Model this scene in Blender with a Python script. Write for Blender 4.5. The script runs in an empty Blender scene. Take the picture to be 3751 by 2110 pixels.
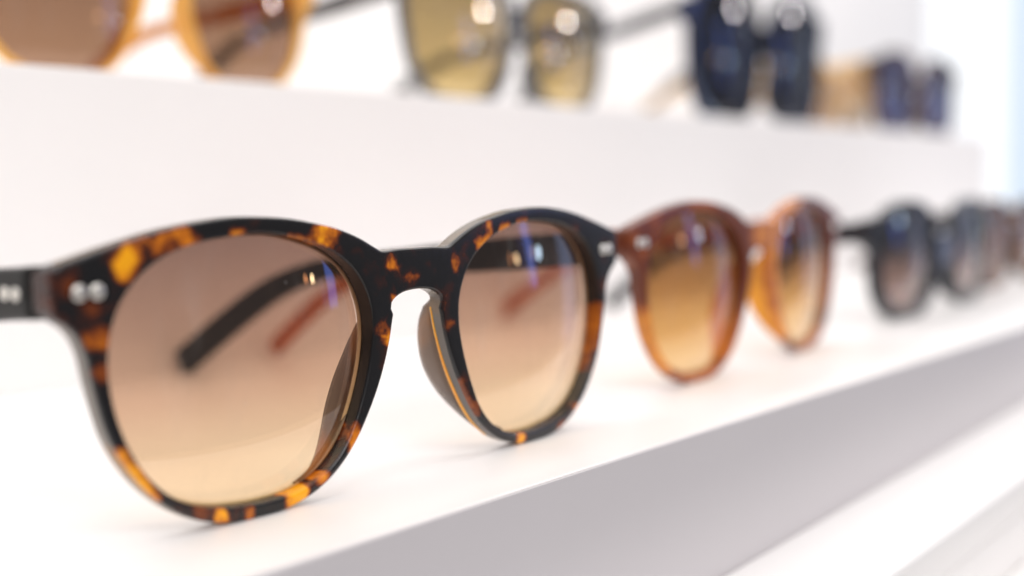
import bpy, bmesh, math, random
from mathutils import Vector, Matrix, geometry
random.seed(7)
scene = bpy.context.scene
COL = scene.collection
MM = 0.001

# ------------------------------------------------------------------ camera
cam_data = bpy.data.cameras.new("camera")
cam = bpy.data.objects.new("camera", cam_data)
COL.objects.link(cam)
scene.camera = cam
cam_r = Vector((0.614666, -0.788656, -0.014380))
cam_u = Vector((0.070396, 0.036690, 0.996844))
cam_f = Vector((0.785640, 0.613739, -0.078070))
cam.matrix_world = Matrix((
    (cam_r.x, cam_u.x, -cam_f.x, -0.169776),
    (cam_r.y, cam_u.y, -cam_f.y, -0.154268),
    (cam_r.z, cam_u.z, -cam_f.z, 0.052229),
    (0, 0, 0, 1)))
cam_data.sensor_width = 36.0
cam_data.lens = 36.0 * 4600.76 / 3751.0
cam_data.clip_start = 0.01
cam_data.clip_end = 50.0
cam_data.dof.use_dof = True
cam_data.dof.focus_distance = 0.228
cam_data.dof.aperture_fstop = 6.0

# ------------------------------------------------------------------ world and lamps
world = bpy.data.worlds.new("World")
scene.world = world
world.use_nodes = True
bg = world.node_tree.nodes["Background"]
bg.inputs[0].default_value = (0.95, 0.93, 0.95, 1)
bg.inputs[1].default_value = 0.24

def area(name, loc, target, sx, sy, power, color, shape='RECTANGLE'):
    l = bpy.data.lights.new(name, 'AREA')
    l.shape = shape; l.size = sx; l.size_y = sy
    l.energy = power; l.color = color
    o = bpy.data.objects.new(name, l); COL.objects.link(o)
    o.location = loc
    o.rotation_euler = (Vector(target) - Vector(loc)).to_track_quat('-Z', 'Y').to_euler()
    return o
area("ceiling_lamp", (0.50, -0.05, 0.95), (0.50, 0.0, 0.0), 2.4, 0.8, 12.6, (1.0, 0.97, 0.955))
area("shelf_strip_lamp", (0.30, 0.25, 0.43), (0.30, 0.12, 0.0), 1.5, 0.07, 0.9, (1.0, 0.965, 0.94))
area("front_fill_lamp", (-0.25, -1.35, 0.95), (0.25, 0.1, 0.03), 1.4, 0.7, 17.4, (1.0, 0.97, 0.957))  # added fill from the front, lifts the riser and fascia
area("warm_spot_lamp", (1.297, -0.978, 0.226), (0.0, 0.0, 0.03), 0.045, 0.045, 0.13, (1.0, 0.66, 0.36), 'DISK')
area("cool_spot_lamp", (1.465, -0.726, 0.212), (0.0, 0.0, 0.03), 0.05, 0.05, 0.18, (0.62, 0.80, 1.0), 'DISK')
area("neutral_spot_lamp", (1.77, -0.50, 0.56), (0.4, 0.1, 0.1), 0.055, 0.055, 1.3, (1.0, 0.93, 0.92), 'DISK')
area("blue_strip_lamp", (1.40, -0.83, 0.27), (0.0, 0.0, 0.05), 0.09, 0.44, 0.42, (0.16, 0.28, 1.0))
area("daylight_lamp", (1.88, -0.40, 0.20), (0.1, 0.0, 0.05), 0.26, 1.0, 0.7, (0.50, 0.60, 1.0))

scene.view_settings.view_transform = 'Standard'
scene.view_settings.look = 'None'
scene.view_settings.exposure = 0.0
scene.view_settings.gamma = 1.0
scene.view_settings.use_curve_mapping = False
scene.render.engine = 'CYCLES'
scene.cycles.use_denoising = True
scene.cycles.max_bounces = 14
scene.cycles.transparent_max_bounces = 32
scene.cycles.caustics_reflective = False
scene.cycles.caustics_refractive = False

# ------------------------------------------------------------------ helpers
def link(name, mesh, mat=None, parent=None):
    o = bpy.data.objects.new(name, mesh)
    COL.objects.link(o)
    if mat is not None:
        mesh.materials.append(mat)
    if parent is not None:
        o.parent = parent
    return o

def empty(name, loc=(0, 0, 0), rz=0.0):
    o = bpy.data.objects.new(name, None)
    COL.objects.link(o)
    o.empty_display_size = 0.02
    o.location = loc
    o.rotation_euler = (0, 0, rz)
    return o

def tag(o, label, cat, group=None):
    o["label"] = label
    o["category"] = cat
    if group:
        o["group"] = group

def smooth(me):
    for p in me.polygons:
        p.use_smooth = True

def weighted(o):
    m = o.modifiers.new("normals", 'WEIGHTED_NORMAL')
    m.weight = 70
    m.keep_sharp = True

# ------------------------------------------------------------------ materials
class NT:
    def __init__(self, name):
        self.mat = bpy.data.materials.new(name)
        self.mat.use_nodes = True
        self.t = self.mat.node_tree
        self.t.nodes.clear()
        self.out = self.t.nodes.new('ShaderNodeOutputMaterial')
    def n(self, kind, **kw):
        nd = self.t.nodes.new(kind)
        for k, v in kw.items():
            setattr(nd, k, v)
        return nd
    def l(self, a, b):
        self.t.links.new(a, b)
    def math(self, op, a, b=None, clamp=False):
        nd = self.n('ShaderNodeMath', operation=op, use_clamp=clamp)
        for i, v in enumerate((a, b)):
            if v is None:
                continue
            if isinstance(v, (int, float)):
                nd.inputs[i].default_value = v
            else:
                self.l(v, nd.inputs[i])
        return nd.outputs[0]
    def ramp(self, fac, stops, interp='LINEAR'):
        r = self.n('ShaderNodeValToRGB')
        r.color_ramp.interpolation = interp
        els = r.color_ramp.elements
        while len(els) < len(stops):
            els.new(0.5)
        for e, (p, c) in zip(els, stops):
            e.position = p
            e.color = (*c, 1)
        self.l(fac, r.inputs[0])
        return r.outputs[0]

def laminate(name, col, rough=0.42, var=0.03):
    k = NT(name)
    tc = k.n('ShaderNodeTexCoord')
    no = k.n('ShaderNodeTexNoise'); no.inputs['Scale'].default_value = 9.0; no.inputs['Detail'].default_value = 6
    k.l(tc.outputs['Object'], no.inputs['Vector'])
    c = k.ramp(no.outputs[0], [(0.3, tuple(x * (1 - var) for x in col)), (0.7, col)])
    fine = k.n('ShaderNodeTexNoise'); fine.inputs['Scale'].default_value = 900.0; fine.inputs['Detail'].default_value = 3
    k.l(tc.outputs['Object'], fine.inputs['Vector'])
    bump = k.n('ShaderNodeBump'); bump.inputs['Strength'].default_value = 0.04; bump.inputs['Distance'].default_value = 0.0004
    k.l(fine.outputs[0], bump.inputs['Height'])
    p = k.n('ShaderNodeBsdfPrincipled')
    k.l(c, p.inputs['Base Color']); p.inputs['Roughness'].default_value = rough
    k.l(bump.outputs[0], p.inputs['Normal'])
    k.l(p.outputs[0], k.out.inputs[0])
    return k.mat

def acetate_tortoise(name, stops=None, marble=0.38, edge=(0.75, -0.9), wob=2.4):
    """black acetate with amber flecks; fleck distance comes from a mesh attribute"""
    k = NT(name)
    tc = k.n('ShaderNodeTexCoord')
    a = k.n('ShaderNodeAttribute', attribute_name='fleck')
    t = k.n('ShaderNodeAttribute', attribute_name='tone')
    no = k.n('ShaderNodeTexNoise'); no.inputs['Scale'].default_value = 420.0; no.inputs['Detail'].default_value = 4
    k.l(tc.outputs['Object'], no.inputs['Vector'])
    w = k.math('MULTIPLY', k.math('SUBTRACT', no.outputs[0], 0.5), wob)
    dist = k.math('ADD', a.outputs['Fac'], w)
    m = k.n('ShaderNodeMapRange', interpolation_type='SMOOTHSTEP')
    m.inputs['From Min'].default_value = edge[0]; m.inputs['From Max'].default_value = edge[1]
    k.l(dist, m.inputs['Value'])
    n3 = k.n('ShaderNodeTexNoise'); n3.inputs['Scale'].default_value = 260.0; n3.inputs['Detail'].default_value = 5; n3.inputs['Roughness'].default_value = 0.6
    k.l(tc.outputs['Object'], n3.inputs['Vector'])
    depth = k.n('ShaderNodeMapRange'); depth.inputs['From Min'].default_value = 0.3; depth.inputs['From Max'].default_value = 0.7
    depth.inputs['To Min'].default_value = 0.74; depth.inputs['To Max'].default_value = 1.2
    k.l(n3.outputs[0], depth.inputs['Value'])
    fac = k.math('MULTIPLY', k.math('MULTIPLY', m.outputs[0], t.outputs['Fac']), depth.outputs[0])
    n2 = k.n('ShaderNodeTexNoise'); n2.inputs['Scale'].default_value = 170.0; n2.inputs['Detail'].default_value = 5
    k.l(tc.outputs['Object'], n2.inputs['Vector'])
    # dim brown marbling inside the black
    br = k.n('ShaderNodeMapRange'); br.inputs['From Min'].default_value = 0.55; br.inputs['From Max'].default_value = 0.74
    br.inputs['To Max'].default_value = marble
    k.l(n2.outputs[0], br.inputs['Value'])
    f2 = k.math('MAXIMUM', fac, br.outputs[0])
    c = k.ramp(f2, stops or [(0.0, (0.008, 0.0075, 0.0085)), (0.22, (0.045, 0.010, 0.005)), (0.5, (0.23, 0.048, 0.005)),
                    (0.78, (0.62, 0.175, 0.006)), (1.0, (0.93, 0.40, 0.006))])
    p = k.n('ShaderNodeBsdfPrincipled')
    k.l(c, p.inputs['Base Color'])
    p.inputs['Roughness'].default_value = 0.24
    p.inputs['IOR'].default_value = 1.49
    p.inputs['Coat Weight'].default_value = 0.0
    p.inputs['Coat Roughness'].default_value = 0.06
    fn = k.n('ShaderNodeTexNoise'); fn.inputs['Scale'].default_value = 700.0; fn.inputs['Detail'].default_value = 2
    k.l(tc.outputs['Object'], fn.inputs['Vector'])
    bump = k.n('ShaderNodeBump'); bump.inputs['Strength'].default_value = 0.05; bump.inputs['Distance'].default_value = 0.0003
    k.l(fn.outputs[0], bump.inputs['Height']); k.l(bump.outputs[0], p.inputs['Normal'])
    k.l(p.outputs[0], k.out.inputs[0])
    return k.mat

def acetate(name, stops, scale=60.0, clear=0.0, clear_col=(1, 0.7, 0.3), rough=0.2, spec=0.5):
    """marbled acetate: noise drives the colour, clear lets that share of light through"""
    k = NT(name)
    tc = k.n('ShaderNodeTexCoord')
    no = k.n('ShaderNodeTexNoise'); no.inputs['Scale'].default_value = scale; no.inputs['Detail'].default_value = 3
    no.inputs['Distortion'].default_value = 0.6
    k.l(tc.outputs['Object'], no.inputs['Vector'])
    c = k.ramp(no.outputs[0], stops)
    p = k.n('ShaderNodeBsdfPrincipled')
    k.l(c, p.inputs['Base Color']); p.inputs['Roughness'].default_value = rough
    p.inputs['IOR'].default_value = 1.49
    p.inputs['Specular IOR Level'].default_value = spec
    if clear > 0:
        tr = k.n('ShaderNodeBsdfTransparent'); tr.inputs[0].default_value = (*clear_col, 1)
        mx = k.n('ShaderNodeMixShader'); mx.inputs[0].default_value = clear
        k.l(p.outputs[0], mx.inputs[1]); k.l(tr.outputs[0], mx.inputs[2])
        k.l(mx.outputs[0], k.out.inputs[0])
    else:
        k.l(p.outputs[0], k.out.inputs[0])
    return k.mat

def lens_mat(name, stops, z0, z1, rough=0.0, gain=1.0):
    """tinted lens: each of its two surfaces passes the root of the tint; Schlick reflection"""
    k = NT(name)
    tc = k.n('ShaderNodeTexCoord')
    sp = k.n('ShaderNodeSeparateXYZ'); k.l(tc.outputs['Object'], sp.inputs[0])
    m = k.n('ShaderNodeMapRange'); m.inputs['From Min'].default_value = z0 * MM; m.inputs['From Max'].default_value = z1 * MM
    k.l(sp.outputs['Z'], m.inputs['Value'])
    c = k.ramp(m.outputs[0], [(p, tuple(math.sqrt(x) for x in col)) for p, col in stops])
    tr = k.n('ShaderNodeBsdfTransparent'); k.l(c, tr.inputs[0])
    gl = k.n('ShaderNodeBsdfGlossy'); gl.inputs['Roughness'].default_value = rough
    gl.inputs[0].default_value = (1, 1, 1, 1)
    lw = k.n('ShaderNodeLayerWeight')
    f = k.math('ADD', k.math('MULTIPLY', k.math('POWER', lw.outputs['Facing'], 5.0), 0.95), 0.042 * gain, clamp=True)
    mx = k.n('ShaderNodeMixShader'); k.l(f, mx.inputs[0])
    k.l(tr.outputs[0], mx.inputs[1]); k.l(gl.outputs[0], mx.inputs[2])
    # faint wipe marks and dust on the surface
    mp = k.n('ShaderNodeMapping'); mp.inputs['Scale'].default_value = (260, 260, 55); mp.inputs['Rotation'].default_value = (0, 0.35, 0)
    k.l(tc.outputs['Object'], mp.inputs[0])
    sm = k.n('ShaderNodeTexNoise'); sm.inputs['Scale'].default_value = 1.0; sm.inputs['Detail'].default_value = 4
    k.l(mp.outputs[0], sm.inputs['Vector'])
    sf = k.n('ShaderNodeMapRange'); sf.inputs['From Min'].default_value = 0.56; sf.inputs['From Max'].default_value = 0.8; sf.inputs['To Max'].default_value = 0.05
    k.l(sm.outputs[0], sf.inputs['Value'])
    vo = k.n('ShaderNodeTexVoronoi'); vo.inputs['Scale'].default_value = 420.0
    k.l(tc.outputs['Object'], vo.inputs['Vector'])
    sepc = k.n('ShaderNodeSeparateColor'); k.l(vo.outputs['Color'], sepc.inputs[0])
    pick = k.math('GREATER_THAN', sepc.outputs[0], 0.93)
    dot = k.math('MULTIPLY', k.math('LESS_THAN', vo.outputs['Distance'], 0.07), 0.22)
    df = k.n('ShaderNodeBsdfDiffuse'); df.inputs[0].default_value = (0.85, 0.83, 0.80, 1)
    mz = k.n('ShaderNodeMixShader'); k.l(k.math('MAXIMUM', sf.outputs[0], k.math('MULTIPLY', dot, pick)), mz.inputs[0])
    k.l(mx.outputs[0], mz.inputs[1]); k.l(df.outputs[0], mz.inputs[2])
    k.l(mz.outputs[0], k.out.inputs[0])
    return k.mat

def plain(name, col, rough=0.3, metal=0.0):
    k = NT(name)
    tc = k.n('ShaderNodeTexCoord')
    no = k.n('ShaderNodeTexNoise'); no.inputs['Scale'].default_value = 500.0
    k.l(tc.outputs['Object'], no.inputs['Vector'])
    c = k.ramp(no.outputs[0], [(0.35, tuple(x * 0.9 for x in col)), (0.65, col)])
    p = k.n('ShaderNodeBsdfPrincipled'); k.l(c, p.inputs['Base Color'])
    p.inputs['Roughness'].default_value = rough; p.inputs['Metallic'].default_value = metal
    k.l(p.outputs[0], k.out.inputs[0])
    return k.mat

def emit(name, col, s):
    k = NT(name)
    e = k.n('ShaderNodeEmission'); e.inputs[0].default_value = (*col, 1); e.inputs[1].default_value = s
    k.l(e.outputs[0], k.out.inputs[0])
    return k.mat

M_white = laminate('white laminate', (0.88, 0.862, 0.85), 0.4)
M_riser = laminate('white riser panel', (0.88, 0.86, 0.85), 0.5)
M_fascia = laminate('fascia with shade in colour', (0.57, 0.545, 0.56), 0.45)  # grey base puts the shade of the front face into its colour
M_wall = laminate('white wall paint', (0.90, 0.885, 0.875), 0.6)
M_rivet = plain('rivet steel', (0.86, 0.83, 0.77), 0.38, 1.0)
M_bevel = plain('lens edge highlight', (0.74, 0.62, 0.44), 0.25)  # beige carries the highlight along the lens edge in its colour
M_steel = plain('hinge steel', (0.5, 0.49, 0.47), 0.35, 1.0)

# ------------------------------------------------------------------ the stepped display stand
def box(name, x0, x1, y0, y1, z0, z1, mat, parent=None, bev=0.0012, shear=None):
    bm = bmesh.new()
    bmesh.ops.create_cube(bm, size=1.0)
    for v in bm.verts:
        v.co = Vector(((x0 + x1) / 2 + v.co.x * (x1 - x0), (y0 + y1) / 2 + v.co.y * (y1 - y0), (z0 + z1) / 2 + v.co.z * (z1 - z0))) * MM
    if bev:
        bmesh.ops.bevel(bm, geom=list(bm.edges), offset=bev, segments=3, affect='EDGES', profile=0.5)
    if shear:
        for v in bm.verts:
            v.co.z += shear * (v.co.x - 0.16)
    me = bpy.data.meshes.new(name); bm.to_mesh(me); bm.free()
    smooth(me)
    o = link(name, me, mat, parent)
    weighted(o)
    return o

stand = empty('display_stand', (0, 0, 0))
tag(stand, 'white stepped display stand carrying the two rows of sunglasses', 'display stand')
XE = 819
box('lower_shelf', -700, 1400, -21.7, 152, -9, 0, M_white, stand, 0.0003)
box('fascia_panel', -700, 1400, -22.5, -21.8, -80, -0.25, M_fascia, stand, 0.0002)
box('riser_panel', -700, XE, 152.1, 164, -4, 86.95, M_riser, stand, 0.0004)
box('upper_shelf', -700, XE, 164.1, 344.9, 80.0, 87.0, M_white, stand, 0.0003)
box('ledge', -300, 1400, -53, -22.4, -42, -31, M_white, stand, 0.0016, 0.030)
box('lower_riser', -300, 1400, -52.2, -30, -90, -42.3, M_riser, stand, 0.0005, 0.030)
box('bottom_ledge', -300, 1400, -82, -52.4, -62, -56, M_white, stand, 0.0012, 0.030)

wall = box('wall', -900, 1225, 345, 378, -200, 700, M_wall, None, 0.001)
wall["kind"] = "structure"

# far window with daylight
win = empty('window', (1.85, 0.0, 0.0))
tag(win, 'bright bluish daylight window beyond the far right end of the display', 'window')
M_day = emit('daylight', (0.74, 0.86, 1.0), 1.05)
M_bright = emit('bright daylight', (0.95, 0.97, 1.0), 1.25)
M_frame = plain('white window frame', (0.85, 0.86, 0.88), 0.4)
def wbox(name, y0, y1, z0, z1, x0, x1, mat):
    o = box(name, x0, x1, y0, y1, z0, z1, mat, win, 0.0)
    return o
wbox('pane', -40, 441, -380, 900, 0, 6, M_day)
wbox('pane', 445, 900, -380, 900, 0, 6, M_bright)
wbox('frame_post', 441.2, 444.8, -400, 950, -2, 8, M_frame)

# ------------------------------------------------------------------ sunglasses
def interp_loop(pts, step=0.8, closed=True, corners=()):
    """Catmull-Rom through pts, sampled about every step mm"""
    n = len(pts); out = []
    rng = n if closed else n - 1
    for i in range(rng):
        p0 = pts[(i - 1) % n] if closed or i > 0 else pts[i]
        p1 = pts[i]; p2 = pts[(i + 1) % n]
        p3 = pts[(i + 2) % n] if closed or i + 2 < n else p2
        L = math.dist(p1, p2); m = max(1, int(round(L / step)))
        for j in range(m):
            t = j / m; t2 = t * t; t3 = t2 * t
            out.append(tuple(0.5 * (2 * p1[c] + (p2[c] - p0[c]) * t + (2 * p0[c] - 5 * p1[c] + 4 * p2[c] - p3[c]) * t2 +
                                    (3 * p1[c] - p0[c] - 3 * p2[c] + p3[c]) * t3) for c in range(2)))
    if not closed:
        out.append(tuple(pts[-1]))
    return out

def area2(l):
    return 0.5 * sum(l[i][0] * l[(i + 1) % len(l)][1] - l[(i + 1) % len(l)][0] * l[i][1] for i in range(len(l)))

def normals2(l):
    """outward normals of a counter-clockwise loop"""
    n = len(l); out = []
    for i in range(n):
        a = l[i - 1]; b = l[(i + 1) % n]
        tx, ty = b[0] - a[0], b[1] - a[1]; L = math.hypot(tx, ty) or 1
        out.append((ty / L, -tx / L))
    return out

def inside(p, l):
    x, y = p; c = False; n = len(l); j = n - 1
    for i in range(n):
        xi, yi = l[i]; xj, yj = l[j]
        if (yi > y) != (yj > y) and x < (xj - xi) * (y - yi) / (yj - yi) + xi:
            c = not c
        j = i
    return c

def seg_dist(p, a, b):
    dx, dy = b[0] - a[0], b[1] - a[1]
    t = max(0, min(1, ((p[0] - a[0]) * dx + (p[1] - a[1]) * dy) / (dx * dx + dy * dy + 1e-9)))
    return math.hypot(p[0] - a[0] - t * dx, p[1] - a[1] - t * dy)

def fill(outer, holes, grid):
    """constrained triangulation with inner points, so that the sheet can be bent smoothly"""
    loops = [outer] + holes
    pts = []; edges = []
    for l in loops:
        s = len(pts)
        pts += l
        edges += [(s + i, s + (i + 1) % len(l)) for i in range(len(l))]
    nb = len(pts)
    cell = {}
    for p in pts:
        cell.setdefault((int(p[0] // grid), int(p[1] // grid)), []).append(p)
    x0 = min(p[0] for p in outer); x1 = max(p[0] for p in outer); y0 = min(p[1] for p in outer); y1 = max(p[1] for p in outer)
    r = 0; y = y0
    while y < y1:
        x = x0 + (grid / 2 if r % 2 else 0)
        while x < x1:
            q = (x, y)
            if inside(q, outer) and not any(inside(q, h) for h in holes):
                cx, cy = int(x // grid), int(y // grid); ok = True
                for a in (-1, 0, 1):
                    for b in (-1, 0, 1):
                        for p in cell.get((cx + a, cy + b), ()):
                            if math.dist(p, q) < grid * 0.62:
                                ok = False
                if ok:
                    pts.append(q)
            x += grid
        y += grid * 0.87; r += 1
    vs, es, fs, ov, oe, of = geometry.delaunay_2d_cdt([Vector(p) for p in pts], edges, [], 0, 1e-6)
    res = []
    tri = []
    for f in fs:
        c = (sum(vs[i].x for i in f) / len(f), sum(vs[i].y for i in f) / len(f))
        if inside(c, outer) and not any(inside(c, h) for h in holes):
            tri.append(list(f))
    # boundary map: input index -> output index
    mp = {}
    for oi, src in enumerate(ov):
        for s in src:
            mp[s] = oi
    return [(v.x, v.y) for v in vs], tri, [mp[i] for i in range(nb)]

class Shape:
    """front outline of a pair: half outline u >= 0 from the top centre clockwise to the bottom of the bridge, and the lens opening"""
    def __init__(s, half, lens, T=3.8, pad=10.4, k1=0.02, k2=0.00042, endz=(34.8, 42.3), endu=72.0, base=95.0):
        s.half, s.lens, s.T, s.pad, s.k1, s.k2, s.endz, s.endu, s.base = half, lens, T, pad, k1, k2, endz, endu, base
        left = [(-u, v) for u, v in reversed(half) if u > 0.01]
        loop = half + left
        s.outer = interp_loop(loop, 0.8)
        if area2(s.outer) < 0:
            s.outer.reverse()
        r = interp_loop(lens, 0.9)
        if area2(r) < 0:
            r.reverse()
        s.hole_r = r
        s.hole_l = [(-u, v) for u, v in reversed(r)]
    def W(s, u):
        a = abs(u)
        return s.k1 * max(0, a - 8.5) + s.k2 * a * a

def add_flecks(me, blobs, coords):
    fl = me.attributes.new('fleck', 'FLOAT', 'POINT'); tn = me.attributes.new('tone', 'FLOAT', 'POINT')
    for i, p in enumerate(coords):
        bd, bt = 9.0, 0.0
        for (u1, v1, u2, v2, r, t) in blobs:
            dd = seg_dist(p, (u1, v1), (u2, v2)) - r * 1.12 - 0.25
            if dd < bd:
                bd, bt = dd, t
        fl.data[i].value = bd; tn.data[i].value = bt

def front_mesh(S, name, blobs=None, bev=0.55, grid=2.2):
    """faces of the back layer (outer wall behind the front sheet, and the back) get material slot 1"""
    T = S.T; slot = []
    loops = [S.outer, list(reversed(S.hole_l)), list(reversed(S.hole_r))]   # holes clockwise: solid on the left
    nrm = [normals2(l) for l in loops]                                    # all point away from the solid
    inset = [[(p[0] - n[0] * bev, p[1] - n[1] * bev) for p, n in zip(l, nn)] for l, nn in zip(loops, nrm)]
    pts, tri, bmap = fill(inset[0], inset[1:], grid)
    verts = []; faces = []; uv = []
    def put(u, v, w):
        verts.append((u * MM, (w + S.W(u)) * MM, v * MM)); uv.append((u, v)); return len(verts) - 1
    f0 = [put(p[0], p[1], 0.0) for p in pts]
    b0 = [put(p[0], p[1], T) for p in pts]
    for t in tri:
        faces.append([f0[i] for i in t]); faces.append([b0[i] for i in reversed(t)]); slot += [0, 1]
    off = 0
    seq = []
    for j in (1, 2, 3):
        a = j / 3 * math.pi / 2
        seq.append((bev * (1 - math.sin(a)), bev * (1 - math.cos(a))))
    seq = seq + [(0.0, 0.95)] + [(i, T - w) for i, w in reversed(seq)]
    for li, (l, nn) in enumerate(zip(loops, nrm)):
        n = len(l)
        prev = [f0[bmap[off + i]] for i in range(n)]
        for si, (ins, w) in enumerate(seq):
            slot += [1 if (li == 0 and si >= 4 and not (abs(p[0]) > S.endu - 1.5 and S.endz[0] - 1 < p[1] < S.endz[1] + 1)) else 0 for p in l]
            cur = [put(p[0] - q[0] * ins, p[1] - q[1] * ins, w) for p, q in zip(l, nn)]
            for i in range(n):
                k = (i + 1) % n
                faces.append([prev[i], prev[k], cur[k], cur[i]])
            prev = cur
        cur = [b0[bmap[off + i]] for i in range(n)]
        slot += [1 if li == 0 else 0] * n
        for i in range(n):
            k = (i + 1) % n
            faces.append([prev[i], prev[k], cur[k], cur[i]])
        off += n
    me = bpy.data.meshes.new(name)
    me.from_pydata(verts, [], faces)
    me.polygons.foreach_set('material_index', slot)
    bm = bmesh.new(); bm.from_mesh(me); bmesh.ops.recalc_face_normals(bm, faces=bm.faces); bm.to_mesh(me); bm.free()
    smooth(me)
    if blobs is not None:
        add_flecks(me, blobs, uv)
    return me

def lens_depth(S, side, u, v):
    h = S.hole_r
    cu = sum(p[0] for p in h) / len(h); cv = sum(p[1] for p in h) / len(h)
    du, dv = u - side * cu, v - cv
    sl = (S.W(cu + 15) - S.W(cu - 15)) / 30 * side
    return S.W(cu) + sl * du + (du * du + dv * dv) / (2 * S.base) - 0.6

def lens_mesh(S, side, name, th=1.8):
    loop = S.hole_r if side > 0 else S.hole_l
    nn = normals2(loop)
    big = [(p[0] + n[0] * 0.12, p[1] + n[1] * 0.12) for p, n in zip(loop, nn)]
    pts, tri, bmap = fill(big, [], 2.0)
    verts = []; faces = []
    n = len(pts)
    for dpt in (0, th):
        for u, v in pts:
            verts.append((u * MM, (lens_depth(S, side, u, v) + dpt) * MM, v * MM))
    for t in tri:
        faces.append(list(t)); faces.append([i + n for i in reversed(t)])
    me = bpy.data.meshes.new(name); me.from_pydata(verts, [], faces)
    # orient: front faces look towards -Y
    bm = bmesh.new(); bm.from_mesh(me)
    bm.normal_update()
    for f in bm.faces:
        first = f.verts[0].index < n
        if (f.normal.y > 0) == first:
            f.normal_flip()
    bm.to_mesh(me); bm.free()
    smooth(me)
    return me

def bevel_ring(S, side, name, at=0.9, r=0.40):
    """the edge of the lens, its highlight put into the colour, where it sits in its groove"""
    loop = S.hole_r if side > 0 else S.hole_l
    nn = normals2(loop)
    verts = []; faces = []; m = 6; n = len(loop)
    for (u, v), q in zip(loop, nn):
        d0 = lens_depth(S, side, u, v) + at
        for j in range(m):
            a = j / m * 2 * math.pi
            o = -0.05 + r * math.cos(a) * 0.8
            verts.append(((u + q[0] * o) * MM, (d0 + r * math.sin(a)) * MM, (v + q[1] * o) * MM))
    for i in range(n):
        for j in range(m):
            a, b = i * m + j, i * m + (j + 1) % m
            c, d = ((i + 1) % n) * m + (j + 1) % m, ((i + 1) % n) * m + j
            faces.append((a, b, c, d))
    me = bpy.data.meshes.new(name); me.from_pydata(verts, [], faces)
    smooth(me)
    return me

def loft(name, sections, blobs=None):
    """closed tube through sections of equal point count, with end caps"""
    m = len(sections[0]); verts = [p for s in sections for p in s]; faces = []
    for i in range(len(sections) - 1):
        for j in range(m):
            k = (j + 1) % m
            faces.append((i * m + j, i * m + k, (i + 1) * m + k, (i + 1) * m + j))
    faces.append(list(range(m))); faces.append([(len(sections) - 1) * m + j for j in reversed(range(m))])
    me = bpy.data.meshes.new(name); me.from_pydata([tuple(c * MM for c in v) for v in verts], [], faces)
    bm = bmesh.new(); bm.from_mesh(me); bmesh.ops.recalc_face_normals(bm, faces=bm.faces); bm.to_mesh(me); bm.free()
    smooth(me)
    if blobs is not None:
        add_flecks(me, blobs, [(v[0], v[2]) for v in verts])
    return me

def pad_mesh(S, side, name, blobs=None, vtop=32.5):
    """moulded nose pad: leaf that grows backwards out of the nose side of the rim"""
    seg = [(u, v) for u, v in S.half if 0 < u < 36][::-1]
    # walk the half outline from the bottom of the rim up to the notch (last part of the list)
    low = [p for p in S.half[len(S.half) // 2:] if p[0] < 32 and p[1] < vtop and p[0] > 5]
    path = interp_loop(low, 1.0, closed=False)
    n = len(path); secs = []
    for i, (u, v) in enumerate(path):
        a = path[max(0, i - 1)]; b = path[min(n - 1, i + 1)]
        tx, ty = b[0] - a[0], b[1] - a[1]; L = math.hypot(tx, ty) or 1
        nx, ny = ty / L, -tx / L
        if nx > 0: nx, ny = -nx, -ny                # towards the nose
        t = i / (n - 1)                              # 0 at the bottom, 1 at the notch
        bulge = math.sin(math.pi * min(1, t * 1.02)) ** 1.0 if t < 0.55 else math.sin(math.pi * t) ** 0.62
        tt = 0.62
        x = t / tt if t < tt else 1
        bulge = (math.sin(x * math.pi / 2) ** 1.7) if t < tt else math.cos((t - tt) / (1 - tt) * math.pi / 2) ** 0.6
        D = S.T - 0.5 + (S.pad + 0.5 - S.T) * max(0.02, bulge)
        base = S.W(u); T0 = S.T - 0.9
        prof = [(-0.02, T0), (-0.15, T0 + (D - T0) * 0.35), (-0.5, T0 + (D - T0) * 0.7), (-1.0, T0 + (D - T0) * 0.93), (-1.5, D),
                (-2.0, T0 + (D - T0) * 0.93), (-2.4, T0 + (D - T0) * 0.6), (-2.6, T0)]
        secs.append([(side * (u + nx * o), w + base, v + ny * o) for o, w in prof])
    return loft(name, secs, blobs)

def seam_mesh(S, side, name, vtop=31.0):
    """thin amber line where the pad joins the front"""
    low = [p for p in S.half[len(S.half) // 2:] if p[0] < 27 and p[1] < vtop and p[0] > 5]
    path = interp_loop(low, 1.0, closed=False); n = len(path); secs = []
    for i, (u, v) in enumerate(path):
        a = path[max(0, i - 1)]; b = path[min(n - 1, i + 1)]
        tx, ty = b[0] - a[0], b[1] - a[1]; L = math.hypot(tx, ty) or 1
        nx, ny = ty / L, -tx / L
        if nx > 0: nx, ny = -nx, -ny
        t = i / (n - 1); r = 0.12 + 0.42 * math.sin(math.pi * min(1, max(0, 0.04 + 0.92 * t))) ** 0.6 * (1 - 0.45 * t)
        secs.append([(side * (u + nx * (0.02 + 0.12 * math.cos(q))), S.W(u) + S.T - 0.75 + r * math.sin(q), v + ny * (0.02 + 0.12 * math.cos(q)))
                     for q in (k * math.pi / 4 for k in range(8))])
    return loft(name, secs)

def rrect(hw, hh, r, k=3):
    out = []
    for cx, cy, a0 in ((hw - r, hh - r, 0), (-hw + r, hh - r, 90), (-hw + r, -hh + r, 180), (hw - r, -hh + r, 270)):
        for j in range(k + 1):
            a = math.radians(a0 + 90 * j / k)
            out.append((cx + r * math.cos(a), cy + r * math.sin(a)))
    return out

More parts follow.
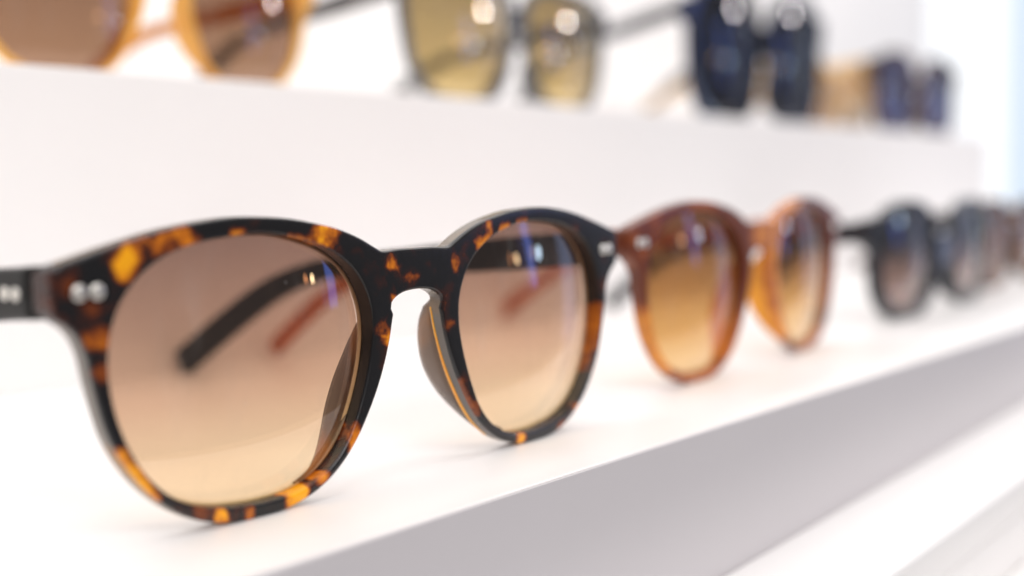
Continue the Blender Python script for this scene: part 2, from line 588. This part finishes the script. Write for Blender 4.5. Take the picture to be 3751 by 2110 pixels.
TEMPLE = [(6.0, 38.5, 3.9), (14, 38.0, 3.9), (22, 37.4, 4.1), (40, 36.0, 4.0), (65, 34.1, 3.1), (87, 32.1, 2.8), (98, 30.0, 3.0), (110, 25.8, 3.5),
          (122, 19.4, 3.9), (134, 12.0, 4.1), (147.0, 3.6, 4.1), (148.4, 2.7, 3.8)]
TEMPLE_SHORT = [(6.0, 38.5, 3.9), (22, 37.4, 4.0), (40, 35.4, 3.6), (65, 32.6, 2.6), (80, 30.4, 2.2), (95, 26.2, 2.3), (107, 19.6, 2.6), (118, 11.8, 2.8), (127.5, 4.3, 2.9), (128.6, 3.4, 2.6)]
TEMPLE_STUB = [(6.0 + (w - 6.0) * 0.82, v, h) for w, v, h in TEMPLE_SHORT]
TEMPLE_THIN = [(w, v, h * 0.75 if w > 12 else h * 0.8) for w, v, h in TEMPLE]
def temple_mesh(S, side, name, blobs=None, prof=TEMPLE, thick=1.7, dz=0.0, inset=9.0):
    pw = interp_loop([(w, v) for w, v, h in prof], 3.0, closed=False)
    def hh(w):
        for a, b in zip(prof, prof[1:]):
            if w <= b[0]:
                t = (w - a[0]) / (b[0] - a[0]); return a[2] + (b[2] - a[2]) * max(0, t)
        return prof[-1][2]
    secs = []
    n = len(pw)
    for i, (w, v) in enumerate(pw):
        a = pw[max(0, i - 1)]; b = pw[min(n - 1, i + 1)]
        tx, ty = b[0] - a[0], b[1] - a[1]; L = math.hypot(tx, ty) or 1
        nw, nv = -ty / L, tx / L
        if i == 0: nw, nv = 0.0, 1.0
        h = hh(w); x = max(0, min(1, w / 147))
        u0 = S.endu - thick - inset * x ** 1.35
        sec = rrect(thick * (1 - 0.15 * x), h, min(0.9, h * 0.45))
        secs.append([(side * (u0 + a_), w + S.W(S.endu) * (1 - x) + nw * b_, v + dz * (1 - x) + nv * b_) for a_, b_ in sec])
    return loft(name, secs, blobs)

def endpiece_mesh(S, side, name, blobs=None):
    z0, z1 = S.endz
    secs = []
    hw = 2.3; hh = (z1 - z0) / 2 - 0.45; cu = S.endu - hw - 0.1; cv = (z0 + z1) / 2
    for w, g in ((S.T - 0.6, 0.0), (4.6, 0.0), (5.4, -0.05), (5.8, -0.3)):
        sec = rrect(hw + g, hh + g, 0.8)
        secs.append([(side * (cu + a), w + S.W(S.endu), cv + b) for a, b in sec])
    return loft(name, secs, blobs)

def disc_mesh(name, r, h, axis, seg=20):
    """small domed rivet head"""
    verts = []; faces = []
    rings = [(r, 0), (r, h * 0.5), (r * 0.8, h * 0.9), (r * 0.4, h)]
    def P(a, rr, z):
        x, y = rr * math.cos(a), rr * math.sin(a)
        return (x * MM, -z * MM, y * MM) if axis == 'front' else (z * MM, x * MM, y * MM)
    for rr, z in rings:
        for j in range(seg):
            verts.append(P(j / seg * 2 * math.pi, rr, z))
    for i in range(len(rings) - 1):
        for j in range(seg):
            k = (j + 1) % seg
            faces.append((i * seg + j, i * seg + k, (i + 1) * seg + k, (i + 1) * seg + j))
    faces.append([3 * seg + j for j in range(seg)])
    me = bpy.data.meshes.new(name); me.from_pydata(verts, [], faces)
    bm = bmesh.new(); bm.from_mesh(me); bmesh.ops.recalc_face_normals(bm, faces=bm.faces); bm.to_mesh(me); bm.free()
    smooth(me)
    return me

RIVET_F = None
def make_glasses(S, loc, rz, label, mats, group, blobs=None, rivets=True, temple=TEMPLE, dz=0.0, scale=(1, 1, 1), pads=True, tblobs=None, thick=1.7, inset=9.0, tilt=0.0):
    root = empty('sunglasses', (loc[0] * MM, loc[1] * MM, loc[2] * MM), rz)
    root.rotation_euler = (tilt, 0, rz)
    root.scale = scale
    tag(root, label, 'sunglasses', group)
    fr = link('front_frame', front_mesh(S, 'front_frame', blobs), mats['frame'], root); weighted(fr)
    fr.data.materials.append(mats.get('back', mats['frame']))
    for side in (-1, 1):
        le = link('lens', lens_mesh(S, side, 'lens'), mats['lens'], root)
        link('lens_edge', bevel_ring(S, side, 'lens_edge'), mats.get('edge', M_bevel), le)
        ep = link('endpiece', endpiece_mesh(S, side, 'endpiece', blobs), mats['frame'], root)
        tm = link('temple', temple_mesh(S, side, 'temple', tblobs if blobs is not None else None, temple, thick, dz, inset), mats.get('temple', mats['frame']), root)
        if pads:
            pd = link('nose_pad', pad_mesh(S, side, 'nose_pad', blobs), mats.get('pad', mats['frame']), root)
            if 'seam' in mats:
                link('amber_seam', seam_mesh(S, side, 'amber_seam'), mats['seam'], pd)
        if rivets:
            zc = (S.endz[0] + S.endz[1]) / 2
            for du in (3.8, 6.6):
                rv = link('rivet', disc_mesh('rivet', 1.2, 0.45, 'front'), M_rivet, root)
                uu = S.endu - du
                rv.location = (side * uu * MM, (S.W(uu) - 0.05) * MM, zc * MM)
            for dw in (9.8, 12.8):
                rv = link('rivet', disc_mesh('rivet', 1.0, 0.5, 'side'), M_rivet, tm)
                x = dw / 147
                rv.location = (side * (S.endu - inset * x ** 1.35 - 0.05) * MM, (dw + S.W(S.endu)) * MM, (zc - 0.3 + dz) * MM)
                if side < 0:
                    rv.rotation_euler = (0, 0, math.pi)
    return root

# panto outline of the near pair
PANTO = [(0, 41.9), (4.6, 41.9), (8.2, 41.7), (9.6, 41.9), (10.8, 42.5), (12.4, 43.3), (14.5, 44.3), (17.1, 45.3), (20, 46.2), (23.2, 46.9), (29.5, 48.0),
         (36, 48.5), (41.9, 48.55), (49.3, 47.8), (55, 46.8), (60, 45.6), (64, 44.6), (68, 43.5), (71.2, 42.6), (72.1, 42.0), (72.3, 40.5),
         (72.2, 36.2), (71.8, 35.1), (70.5, 34.2), (69, 32.9), (67.8, 31.1), (67.0, 29.0), (66.6, 27), (66.0, 24), (65, 20), (63.7, 16.2), (61.8, 12.7),
         (59, 8.9), (55.6, 5.6), (51.2, 2.7), (46.6, 0.9), (41.8, 0.1), (37, 0.0), (32.2, 0.25), (27.6, 1.3), (23.2, 3.2), (19.3, 6.0), (16, 9.5), (13.3, 13.4),
         (10.9, 17.6), (9.0, 21.9), (7.6, 26.1), (6.9, 29.1), (6.6, 30.4), (7.1, 31.4), (6.9, 32.4), (5.8, 33.3), (4, 34.0), (2, 34.3), (0, 34.4)]
PANTO_LENS = [(63.9, 27.2), (63.4, 31.9), (61.7, 36.2), (58.8, 39.8), (55.1, 42.4), (51.1, 44.0), (47.2, 44.9), (43.6, 45.4), (40.3, 45.7), (37.0, 45.8),
              (33.7, 45.7), (30.4, 45.2), (27.1, 44.4), (23.5, 43.3), (19.8, 41.6), (16.3, 39.1), (13.6, 35.7), (12.0, 31.6), (11.8, 27.2), (12.6, 22.9),
              (13.9, 18.8), (15.5, 14.8), (17.5, 10.9), (20.3, 7.4), (24.0, 4.7), (28.2, 3.1), (32.6, 2.4), (37.0, 2.3), (41.4, 2.6), (45.8, 3.2), (50.2, 4.5),
              (54.3, 6.7), (57.7, 9.9), (60.3, 13.7), (62.2, 18.0), (63.4, 22.5)]
S1 = Shape(PANTO, PANTO_LENS)
FLECKS = [(-60.9, 41.5, -60.2, 42.5, 1.6, 1.0), (-60.9, 43.0, -58.1, 44.2, 1.3, 1.0), (-58.1, 44.1, -54.0, 45.1, 1.0, 0.8), (-55.1, 45.1, -50.3, 46.2, 0.9, 1.0),
          (-50.6, 45.2, -49.0, 45.2, 0.9, 0.8), (-50.9, 43.9, -49.3, 44.3, 0.6, 0.5), (-41.1, 45.8, -40.2, 45.9, 0.8, 0.8), (-24.0, 45.2, -20.6, 44.5, 1.3, 1.0),
          (-29.9, 45.0, -25.0, 44.3, 0.5, 0.8), (-66.5, 31.7, -64.6, 32.0, 1.2, 0.75), (-65.5, 27.1, -64.9, 26.8, 1.0, 0.45), (-62.5, 14.4, -61.3, 12.4, 0.8, 0.9),
          (-61.3, 12.4, -59.2, 9.1, 0.9, 0.95), (-59.2, 9.1, -57.1, 6.9, 0.8, 0.85), (-49.6, 3.4, -48.5, 2.8, 0.9, 0.5), (-45.5, 1.8, -45.0, 1.1, 1.0, 1.0),
          (-40.2, 1.3, -40.0, 0.6, 0.6, 0.8), (-31.3, 1.3, -29.0, 2.4, 1.3, 1.0), (-25.1, 3.8, -24.3, 4.3, 0.8, 0.9), (-16.4, 10.9, -17.7, 8.2, 0.8, 0.85),
          (-9.7, 28.1, -8.8, 25.9, 1.1, 0.85), (-7.3, 39.8, -7.0, 39.4, 1.1, 0.92), (-1.9, 36.2, -1.1, 36.9, 0.8, 0.85), (-7.2, 33.6, -6.8, 33.2, 0.6, 0.75), (-4.0, 37.2, -3.2, 36.4, 0.4, 0.4), (3.4, 38.6, 3.8, 37.9, 0.3, 0.35),
          (21.6, 44.5, 18.0, 42.4, 1.2, 0.92), (25.7, 44.5, 27.9, 44.8, 0.8, 0.85), (31.5, 45.4, 34.5, 45.6, 0.5, 0.85), (10.6, 39.5, 10.8, 38.3, 1.0, 0.75),
          (8.3, 27.4, 9.1, 26.9, 0.7, 0.5), (7.8, 30.6, 8.3, 29.5, 0.5, 0.45), (50.5, 45.9, 53.5, 45.2, 0.5, 0.4), (66.0, 40.5, 66.4, 36.0, 0.4, 0.3), (16.4, 10.6, 16.7, 8.7, 0.6, 0.45), (30.9, 0.6, 31.7, 1.5, 1.0, 1.0),
          (52.8, 4.3, 54.4, 4.7, 0.6, 0.9), (48.5, 2.1, 45.8, 1.3, 0.7, 0.45), (58.9, 12.9, 60.6, 16.0, 0.9, 0.6), (54.0, 44.0, 54.8, 43.7, 0.6, 0.3),
          (61.5, 17.0, 64.2, 25.5, 1.0, 0.6), (11.5, 15.5, 15.5, 9.0, 0.9, 0.5), (-72.4, 41.5, -72.4, 35.5, 0.1, 0.4)]
M_tort = acetate_tortoise('black and amber tortoise acetate')
BROWN_TINT = [(0.0, (0.89, 0.72, 0.48)), (0.18, (0.83, 0.62, 0.395)), (0.42, (0.61, 0.395, 0.262)), (0.72, (0.42, 0.255, 0.18)), (1.0, (0.27, 0.16, 0.125))]
M_smoke = acetate('smoky brown acetate', [(0.35, (0.12, 0.09, 0.072)), (0.5, (0.16, 0.10, 0.065)), (0.64, (0.38, 0.15, 0.04))], 38.0, 0.14, (0.85, 0.70, 0.58), rough=0.16)
M_back = acetate('grey crystal acetate', [(0.35, (0.20, 0.185, 0.17)), (0.55, (0.26, 0.23, 0.20)), (0.72, (0.42, 0.24, 0.10))], 45.0, 0.3, (0.92, 0.88, 0.82), rough=0.14)
M_black = acetate('glossy black acetate', [(0.3, (0.008, 0.009, 0.012)), (0.7, (0.014, 0.016, 0.022))], 80.0, 0.0, rough=0.2)
M_dark = acetate('satin black acetate', [(0.3, (0.006, 0.006, 0.006)), (0.7, (0.010, 0.009, 0.008))], 80.0, 0.0, rough=0.35, spec=0.25)
M_seam = acetate('amber seam', [(0.3, (0.85, 0.33, 0.02)), (0.7, (0.95, 0.45, 0.04))], 80.0, 0.0, rough=0.3)
M_lens1 = lens_mat('brown gradient lens', BROWN_TINT, 2.0, 46.0, gain=1.4)
LOWER = 'sunglasses standing on the lower shelf'
UPPER = 'sunglasses standing on the upper shelf'
make_glasses(S1, (0, 0, 0), 0.0077, 'black and amber tortoiseshell sunglasses with brown gradient lenses nearest on the lower shelf',
             dict(frame=M_tort, lens=M_lens1, temple=M_dark, back=M_back, pad=M_smoke, seam=M_seam), LOWER, FLECKS, tblobs=[(-200, 0, -190, 0, 1, 0)], tilt=0.0)

# second pair: warm brown and orange
M_brown = acetate_tortoise('red brown and orange acetate', [(0.0, (0.135, 0.030, 0.011)), (0.3, (0.25, 0.058, 0.013)), (0.6, (0.42, 0.115, 0.016)), (1.0, (0.80, 0.30, 0.03))], 0.38, (4.0, -2.5), 4.0)
FLECKS2 = [(-3, 38, 3, 38, 3.0, 0.8), (11, 40, 9, 30, 3.0, 0.85), (10, 28, 18, 8, 3.0, 0.85), (18, 44, 28, 47, 2.5, 0.8), (-64, 18, -56, 6, 3.0, 0.9),
           (-50, 2, -30, 1, 2.0, 0.55), (-12, 14, -22, 4, 2.2, 0.6), (30, 1, 52, 3, 2.0, 0.5), (-40, 47, -32, 47, 2.0, 0.35), (62, 14, 66, 26, 2.0, 0.4)]
M_padamber = acetate('clear amber acetate', [(0.3, (0.75, 0.33, 0.03)), (0.7, (0.85, 0.42, 0.04))], 40.0, 0.5, (1.0, 0.68, 0.2))
M_rust = acetate('rust acetate', [(0.3, (0.42, 0.07, 0.010)), (0.7, (0.60, 0.14, 0.015))], 40.0, 0.45, (0.95, 0.66, 0.5))
M_lens2 = lens_mat('amber gradient lens', [(0.0, (0.93, 0.71, 0.40)), (0.26, (0.72, 0.41, 0.14)), (0.55, (0.42, 0.20, 0.065)), (1.0, (0.16, 0.07, 0.035))], 2.0, 46.0)
make_glasses(S1, (163.5, 13.2, 0), 0.055, 'red brown and orange sunglasses with amber gradient lenses, second on the lower shelf',
             dict(frame=M_brown, lens=M_lens2, pad=M_padamber, temple=M_rust), LOWER, FLECKS2, temple=[(6.0 + (w - 6.0) * 1.07, v, h * 0.95) for w, v, h in TEMPLE_SHORT])

def ring_shape(cx, cy, rx, ry, rim, bt, bb, hinge, endu, n=2.0, taper=0.0, **kw):
    """outline for round and squared pairs: superellipse lens, rim, bridge and end piece"""
    def P(t, g):
        c, s = math.cos(t), math.sin(t)
        x = math.copysign(abs(c) ** (2 / n), c); y = math.copysign(abs(s) ** (2 / n), s)
        return (cx + (rx + g) * x * (1 + taper * y), cy + (ry + g) * y)
    lens = [P(i / 40 * 2 * math.pi, 0.0) for i in range(40)]
    ang = [math.radians(a) for a in range(180, -181, -6)]
    ring = [P(t, rim) for t in ang]                     # from the nose side over the top, outside, bottom, back to the nose
    top = [p for p in ring[:31] if p[1] >= bt - 0.2 or p[0] > cx]
    top = [p for p in top if not (p[1] < hinge[1] + 0.5 and p[0] > cx)]
    low = [p for p in ring[25:] if not (p[1] > hinge[0] - 1.0 and p[0] > cx)]
    low = [p for p in low if p[1] <= bb - 2.5 or p[0] > cx]
    top = [p for p in top if p[0] > 1.5]; low = [p for p in low if p[0] > 1.5]
    jn = top[0][0]
    half = [(0, bt), (max(0.8, jn * 0.5), bt)] + top + [(endu - 1.2, hinge[1]), (endu, hinge[1] - 0.8), (endu + 0.1, (hinge[0] + hinge[1]) / 2), (endu, hinge[0] + 0.8), (endu - 1.2, hinge[0])] + low
    jl = low[-1][0]
    half += [(jl * 0.75, bb - 0.9), (jl * 0.4, bb - 0.1), (0, bb)]
    return Shape(half, lens, endz=hinge, endu=endu, **kw)

# third pair: dark round
S3 = ring_shape(40.5, 22.6, 26.0, 18.4, 4.8, 31.5, 19.0, (30.0, 39.0), 79.0, n=2.5, T=4.4, pad=9.0)
M_lens3 = lens_mat('grey brown lens', [(0.0, (0.40, 0.27, 0.23)), (0.45, (0.19, 0.12, 0.10)), (0.7, (0.03, 0.028, 0.032)), (1.0, (0.02, 0.02, 0.03))], 3.0, 41.0, gain=1.5)
make_glasses(S3, (352.0, 24.0, 0), 0.03, 'glossy black round sunglasses with grey brown lenses, third on the lower shelf',
             dict(frame=M_black, lens=M_lens3), LOWER, dz=-4.3, rivets=False, temple=[(6.0 + (w - 6.0) * 0.93, v, h) for w, v, h in TEMPLE_SHORT])
# fourth pair, cut by the right edge
S4 = ring_shape(35, 22, 22, 19, 3.0, 31, 25, (31.5, 39), 71, n=2.6, T=4, pad=8)
M_br2 = acetate('dull brown acetate', [(0.3, (0.06, 0.025, 0.016)), (0.6, (0.15, 0.07, 0.035)), (0.8, (0.36, 0.20, 0.08))], 40.0, 0.1, (1, 0.7, 0.4))
M_lens4 = lens_mat('rose brown lens', [(0.0, (0.32, 0.19, 0.15)), (1.0, (0.18, 0.10, 0.075))], 2.0, 42.0)
make_glasses(S4, (505.0, 40.0, 0), 0.03, 'dull brown sunglasses at the far right end of the lower shelf, partly out of view',
             dict(frame=M_br2, lens=M_lens4), LOWER, dz=-3.8, rivets=False, temple=TEMPLE_STUB)

# upper shelf
ZU = 87.0
M_honey = acetate('honey acetate', [(0.3, (0.80, 0.42, 0.08)), (0.6, (0.90, 0.56, 0.15)), (0.8, (0.92, 0.62, 0.22))], 30.0, 0.42, (1.0, 0.78, 0.4))
M_lensU1 = lens_mat('solid brown lens', [(0.0, (0.36, 0.21, 0.125)), (1.0, (0.22, 0.12, 0.075))], 2.0, 46.0)
M_htemple = acetate('dark honey acetate', [(0.3, (0.50, 0.17, 0.02)), (0.7, (0.65, 0.26, 0.03))], 30.0, 0.15, (1.0, 0.6, 0.2))
make_glasses(S1, (89.0, 190.0, ZU), 0.03, 'honey coloured translucent sunglasses with brown lenses at the left of the upper shelf',
             dict(frame=M_honey, lens=M_lensU1, temple=M_htemple), UPPER, rivets=False)

SU2 = ring_shape(37.5, 27.0, 29.5, 24.0, 3.2, 42.0, 33.0, (40.0, 48.0), 74.0, n=3.2, taper=0.16, T=3.6, pad=9)
M_grey = acetate('smoke grey acetate', [(0.3, (0.07, 0.07, 0.075)), (0.7, (0.18, 0.175, 0.175))], 40.0, 0.15, (0.8, 0.8, 0.8))
M_lensU2 = lens_mat('olive yellow lens', [(0.0, (0.74, 0.54, 0.22)), (0.35, (0.52, 0.37, 0.15)), (1.0, (0.34, 0.24, 0.11))], 3.0, 51.0, gain=2.6)
make_glasses(SU2, (261.5, 176.0, ZU), 0.02, 'smoke grey squared sunglasses with olive yellow lenses on the upper shelf',
             dict(frame=M_grey, lens=M_lensU2), UPPER, rivets=False, dz=5.0)

SU3 = ring_shape(40.0, 29.5, 30.5, 26.0, 4.0, 43.0, 30.0, (41.0, 51.0), 78.0, n=2.7, taper=0.06, T=4.4, pad=9)
M_navy = acetate('navy black acetate', [(0.3, (0.006, 0.007, 0.013)), (0.7, (0.011, 0.014, 0.03))], 60.0, 0.0, rough=0.12)
M_lensU3 = lens_mat('deep blue lens', [(0.0, (0.008, 0.008, 0.016)), (0.5, (0.004, 0.010, 0.035)), (1.0, (0.008, 0.008, 0.012))], 3.0, 55.0, gain=1.6)
make_glasses(SU3, (512.0, 186.0, ZU), -0.06, 'navy black sunglasses with deep blue lenses, tallest on the upper shelf',
             dict(frame=M_navy, lens=M_lensU3), UPPER, rivets=False, dz=8.0, scale=(1.0, 1.0, 1.35), thick=1.2, temple=TEMPLE_THIN)

SU4 = ring_shape(35.5, 25.0, 24.0, 21.0, 5.0, 37.0, 28.0, (37.0, 45.0), 71.0, n=2.8, T=4.2, pad=9)
M_umber = acetate('umber acetate', [(0.3, (0.035, 0.016, 0.011)), (0.7, (0.10, 0.045, 0.03))], 40.0, 0.0, rough=0.2)
M_lensU4 = lens_mat('slate blue lens', [(0.0, (0.12, 0.13, 0.26)), (1.0, (0.05, 0.06, 0.14))], 3.0, 47.0, gain=1.5)
M_tan = acetate('tan acetate', [(0.3, (0.80, 0.50, 0.20)), (0.7, (0.88, 0.62, 0.30))], 30.0, 0.2, (1, .8, .5))
make_glasses(SU4, (762.0, 184.0, ZU), -0.05, 'umber sunglasses with slate blue lenses at the far end of the upper shelf',
             dict(frame=M_umber, lens=M_lensU4, temple=M_tan), UPPER, rivets=False, dz=2.0, scale=(1.1, 1.0, 1.2))

SU5 = ring_shape(35.0, 24.0, 24.0, 20.5, 4.0, 36.0, 28.0, (36.0, 44.0), 71.0, n=2.4, T=4.2, pad=9)
M_taupe = acetate('tan and taupe acetate', [(0.35, (0.30, 0.18, 0.10)), (0.55, (0.62, 0.42, 0.22)), (0.75, (0.85, 0.62, 0.34))], 30.0, 0.15, (1, 0.85, 0.6))
M_lensU5 = lens_mat('pale tan lens', [(0.0, (0.55, 0.47, 0.43)), (0.5, (0.80, 0.62, 0.40)), (1.0, (0.90, 0.74, 0.50))], 3.0, 45.0)
make_glasses(SU5, (648.0, 200.0, ZU), 0.0, 'pale tan sunglasses between the navy black and the umber pair on the upper shelf',
             dict(frame=M_taupe, lens=M_lensU5), UPPER, rivets=False, dz=2.0, temple=[(6.0 + (w - 6.0) * 0.9, v, h) for w, v, h in TEMPLE])
